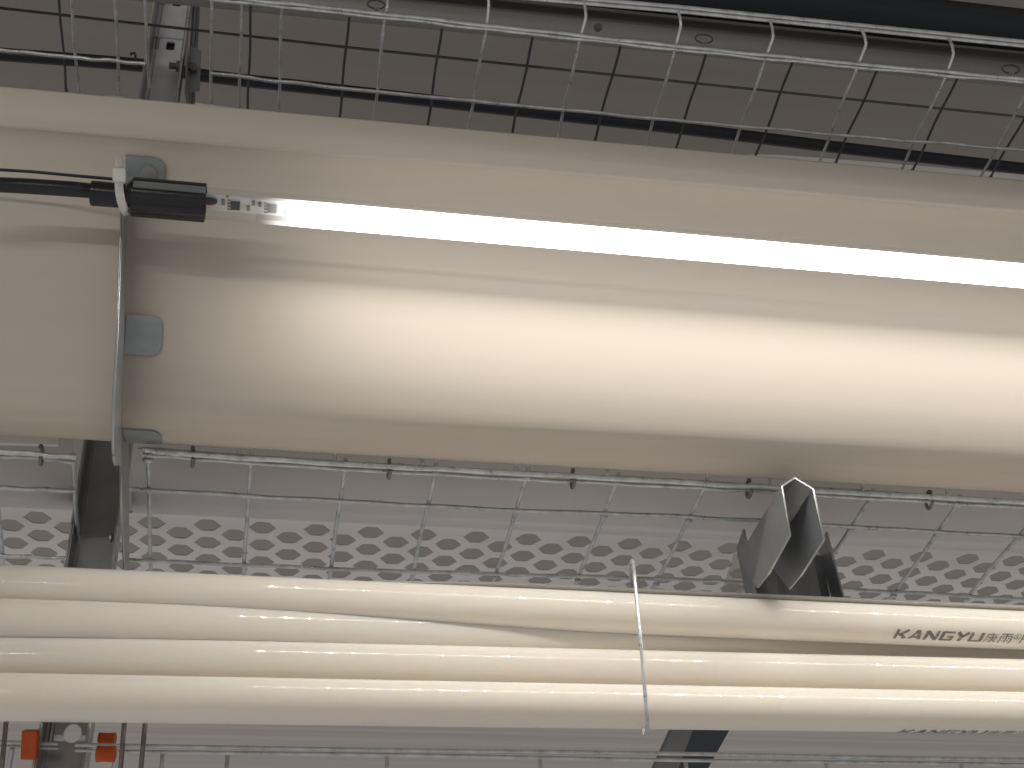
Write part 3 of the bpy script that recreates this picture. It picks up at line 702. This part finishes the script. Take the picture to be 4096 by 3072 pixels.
def print_on(t, p0, p1, x_start, em_w, em_h, ang0, text, slant=.28, lift=.00012, rr=R):
    """ang0: angle of the text baseline round the pipe, from the direction to the camera, positive up"""
    axp = (p1 - p0).normalized(); cur = 0; lift0 = lift
    for ch, sc in text:
        w_, ss = G[ch]; mb = MB()
        for pts, wd in ss:
            for qd in quads(pts, wd):
                v = []
                for X1, Y1 in qd:
                    Y1 = min(max(Y1, 0 if ch != 'kang' else -.02), 1.05)
                    c = lineX(p0, p1, x_start + (cur + (X1 + Y1 * slant) * sc) * em_w)
                    n = CAM - c; n = (n - axp * n.dot(axp)).normalized(); s = axp.cross(n); s = s if s.z > 0 else -s
                    g = ang0 + (Y1 * sc * em_h) / rr
                    v.append(c + (n * math.cos(g) + s * math.sin(g)) * (rr + lift))
                mb.add(v, [(0, 1, 2, 3)]); lift += 1e-7
        mb.build('letter', m_ink, t); cur += w_ * sc
TXT = [('K', 1), ('A', 1), ('N', 1), ('G', 1), ('Y', 1), ('U', 1), ('kang', 1.0), ('yu', 1.0), ('R', 1), ('P', 1)]
ax0 = P(3563, 2500, .841).x; ax1 = P(4050, 2540, .854).x
print_on(tA, A0, A1, ax0, (ax1 - ax0) / 9.75, .0065, -math.radians(42), TXT, rr=.01221)
ax0 = P(3632, 2920, .809).x - .008
print_on(tD, D0, D1, ax0, (ax1 - ax1 + .0080), .0066, -math.radians(90), TXT)

# ================================================================== HAT BRACKET AND SHORT POST
dH = .80
pH = None
def hx(u, v, d): return P(u, v, d)
apex, sl, sr = P(3179, 1911, dH), P(3127, 1945, dH), P(3251, 1955, dH)
pxl, pxr = (sl, V((1, 0, 0))), (sr, V((1, 0, 0)))
sidx = lambda u, v, d: P(u, v, d)
ll, lr = on(3161, 2141, pxl), on(3297, 2157, pxr)
inward = V((0, math.cos(math.radians(-4)), math.sin(math.radians(-4))))
bl_, br_ = on(3074, 2297, pxl), on(3204, 2303, pxr)
t = thing('hat_bracket', 'folded hat shaped galvanised channel poking forward below the trough, right of centre', 'bracket', apex)
LEN = inward * .085
for a, b in ((sl, apex), (apex, sr)):
    mb = MB(); mb.add([a, b, b + LEN, a + LEN], [(0, 1, 2, 3)]); mb.build('top_plate', m_steel2, t, solid=.0012, off=0)
for s, l, b in ((sl, ll, bl_), (sr, lr, br_)):
    mb = MB(); q = [s, l, b, b + V((0, .02, .0)) , s + LEN]
    mb.add(q, [(0, 1, 2, 3, 4)]); mb.build('side_plate', m_steel2, t, solid=.0012, off=0)
    MB().tube([s, l, b], .00075, 6).build('cut_edge', m_steel, t)
# short post behind
Y2 = P(3170, 2250, .885).y
pp = (V((0, Y2, 0)), V((0, 1, 0)))
t = thing('short_post', 'short galvanised channel post with pointed flange tops behind the hat bracket', 'post', on(3170, 2380, pp))
fl = [on(2975, 2118, pp), on(3024, 2373, pp)]; fr_ = [on(3306, 2128, pp), on(3374, 2389, pp)]
for e, sg in ((fl, 1), (fr_, 1)):
    dwn = (e[1] - e[0]) * 1.15; D2 = V((0, .016, 0))
    tip = e[0]
    q = [tip, tip + dwn, tip + dwn + D2, tip + D2 + V((0, 0, -.006))]
    mb = MB(); mb.add(q, [(0, 1, 2, 3)]); mb.build('flange', m_steel2, t, solid=.0014, off=0)
    MB().tube([tip, tip + dwn], .0008, 6).build('flange_edge_or_highlight', m_steel, t)
wl, wr_ = fl[0] + V((0, .016, -.010)), fr_[0] + V((0, .016, -.010))
dwn = (fl[1] - fl[0]) * 1.05
n = 9; A = []; B = []
for i in range(n):
    f_ = i / (n - 1); off = V((0, [0, 0, -.003, -.003, 0, 0, -.003, -.003, 0][i], 0)); A.append(wl.lerp(wr_, f_) + off); B.append(wl.lerp(wr_, f_) + off + dwn)
MB().sheet(A, B).build('web', m_steel2, t, solid=.0012)
# clear film scrap at its left foot
mb = MB(); mb.add([P(2935, 2215, .90), P(2960, 2210, .90), P(2985, 2390, .90), P(2880, 2385, .90)], [(0, 1, 2, 3)])
o = mb.build('film_scrap', m_clip, solid=.0003); tag(o, 'scrap of clear plastic film beside the short post', 'film')
# ================================================================== BEHIND THE POST: CLEAR CLIPS
t = thing('plastic_clip', 'clear ribbed plastic clip just right of the bracket below the trough', 'clip', P(600, 1860, .86))
for i, (u0, u1) in enumerate(((552, 572), (580, 596), (604, 622), (628, 648))):
    mb = MB(); a, b = P(u0, 1790, .85 + .002 * (i % 2)), P(u1, 1790, .85 + .004 * (i % 2)); dn_ = P(u0, 1912, .87) - P(u0, 1790, .85)
    mb.prism([a, b, b + V((0, .003, 0)), a + V((0, .003, 0))], dn_); mb.build('rib', m_clip, t)
o = MB().box(P(245, 1875, .88), (P(290, 1875, .88) - P(200, 1875, .88)) / 2 * .75, V((0, .006, 0)), V((0, 0, .008))).build('belt_clip', m_lip)
tag(o, 'small grey square clip behind the mesh left of the post', 'clip')

# ================================================================== HOSE, PALE PIPE BEHIND TROUGH
def spl(lst, n=5): return [V(p) for p in sm_profile([list(P(*q)) for q in lst], n)]
o = MB().tube(spl([(-200, 200, 1.22), (0, 217, 1.23), (570, 262, 1.25), (848, 307, 1.27), (1400, 367, 1.29), (2050, 440, 1.32), (2750, 517, 1.35), (3396, 595, 1.38), (4096, 675, 1.41), (4400, 712, 1.43)]), .0061, 16).build('black_hose', m_navy)
tag(o, 'dark navy hose running behind the upper wire mesh', 'hose')
mb = MB(); a = [P(2650, 620, .93), P(3100, 622, .97), P(3500, 652, 1.0), P(4200, 712, 1.05)]
mb.sheet(a, [p + V((0, .0, -.04)) for p in a]); o = mb.build('pale_strip', m_belt, solid=.002)
tag(o, 'pale strip peeking over the trough rim at right', 'strip')
mb = MB(); q = P(524, 235, .99)
t = thing('hose_clip', 'small dark clip on the hose left of the post', 'clip', q)
MB().tube([P(524, 222, .99) + V((0, 0, 0)), P(523, 214, .99), P(538, 212, .99), P(542, 222, .99), P(540, 262, .98), P(526, 264, .98)], .0009, 6).build('loop', m_darkwire, t)

# ================================================================== BOTTOM: LOWER CAGE EDGE, ROLLERS, BEAM
t = thing('wire_mesh', 'doubled front wire of the cage below, along the bottom edge', 'wire mesh', P(2048, 3010, .8), 'wire mesh panels of the cages')
for dv, r in ((-6, .00125), (16, .0011)):
    MB().tube(wob(P(300, 2986 + dv, .765), P(4500, 3050 + dv, .885), .0003, 30), r, 10).build('long_wire', m_wire, t)
for u in (652, 911, 1549, 2160, 2742, 3304, 3845):
    f_ = u / 4096; d = .765 + .105 * f_; v = 2983 + (u - 352) * .0157
    a = P(u, v + 22, d); b = a + V((0, 0, -.06))
    MB().tube([a, b], .0013, 8).build('cross_wire', m_wire, t)
    MB().tube([P(u - 12, v + 17, d), P(u - 2, v + 30, d)], .0009, 6).build('weld', m_wire, t); MB().tube([P(u + 12, v + 17, d), P(u + 2, v + 30, d)], .0009, 6).build('weld', m_wire, t)
t = thing('wire_mesh', 'short doubled wire ends at the bottom left corner', 'wire mesh', P(80, 2980, .8), 'wire mesh panels of the cages')
for dv, r in ((0, .00125), (18, .0011)):
    MB().tube([P(-100, 2966 + dv, .765), P(234, 2976 + dv, .77)], r, 10).build('long_wire', m_wire, t)
MB().tube([P(48, 2995, .765), P(30, 3100, .765)], .0015, 8).build('cross_wire', m_wire, t)
MB().tube([P(466, 3000, .767), P(450, 3110, .767)], .0013, 8).build('cross_wire', m_wire, t)
def roller(u0, u1, v0, v1, d, lab):
    a, b = P(u0, (v0 + v1) / 2, d), P(u1, (v0 + v1) / 2 + (u1 - u0) * .015, d); r = (v1 - v0) / 2 / F * d
    n = 9; pts = [a.lerp(b, k / (n - 1)) for k in range(n)]
    rs = [r * (1 - .07 * math.sin(math.pi * k / (n - 1))) for k in range(n)]
    o = MB().tube(pts, rs, 28).build('orange_roller', m_orange); tag(o, lab, 'roller', 'orange plastic rollers at the bottom left')
def rollbox(u0, u1, v0, v1, d, lab):
    a, b, c = P(u0, v0, d), P(u1, v0, d), P(u0 - 6, v1, d); e = b + (c - a)
    o = MB().prism([a, b, e, c], V((0, .010, .004))).build('orange_roller', m_orange, bevel=.0009); tag(o, lab, 'roller', 'orange plastic rollers at the bottom left')
rollbox(86, 148, 2922, 3040, .752, 'tall orange plastic roller left of the bottom left post')
roller(396, 461, 2930, 2976, .778, 'upper small orange roller right of the bottom left post')
roller(390, 458, 2982, 3048, .752, 'lower orange roller right of the bottom left post')
for (a, b), lab in ((((27, 2860), (5, 3090)), 'brown rod at the bottom left corner, leftmost of three'), (((500, 2860), (481, 3090)), 'brown rod right of the orange rollers, middle one of three'), (((584, 2860), (562, 3090)), 'brown rod at the bottom left, rightmost of three')):
    o = MB().tube([P(a[0], a[1], .745), P(b[0], b[1], .735)], .00135, 10).build('brown_rod', m_brown); tag(o, lab, 'rod', 'brown rods at the bottom left')
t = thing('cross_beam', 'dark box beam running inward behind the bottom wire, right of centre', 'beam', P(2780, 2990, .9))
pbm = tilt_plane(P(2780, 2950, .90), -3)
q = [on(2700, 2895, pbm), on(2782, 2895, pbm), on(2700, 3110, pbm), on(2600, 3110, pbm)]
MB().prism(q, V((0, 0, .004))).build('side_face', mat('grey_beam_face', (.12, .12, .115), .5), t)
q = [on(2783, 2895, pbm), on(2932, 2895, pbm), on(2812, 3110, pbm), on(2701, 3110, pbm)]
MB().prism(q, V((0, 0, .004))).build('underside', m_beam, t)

# ================================================================== LAMP OF THE ROW ACROSS THE AISLE (lights the place, seen in reflections)
def em(name, s, col=(1, .97, .93)):
    m = bpy.data.materials.new(name); m.use_nodes = True; n = m.node_tree.nodes['Principled BSDF']
    n.inputs['Emission Color'].default_value = (*col, 1); n.inputs['Emission Strength'].default_value = s; return m
m_far = em('far_lamp_glow', 48)
t = thing('aisle_lamp', 'lit tube of the row across the aisle, seen only as thin glints on the pipes', 'lamp', CAM + V((-.9, -.70, .42)))
MB().tube([CAM + V((-2.2, -.70, .42)), CAM + V((-.27, -.70, .42))], .008, 16).build('tube', m_far, t)
MB().tube([CAM + V((-.27, -.70, .42)), CAM + V((-.23, -.70, .42))], .010, 16).build('end_cap', m_blackcap, t)

mb = MB(); a = [P(-80, 1722, .80), P(238, 1738, .80)]
mb.prism([P(-80, 1700, .81), P(236, 1718, .81), P(234, 1778, .81), P(-80, 1768, .81)], V((0, .003, 0)))
o = mb.build('white_strip', m_white); tag(o, 'white plastic strip end showing under the trough at the far left', 'strip')
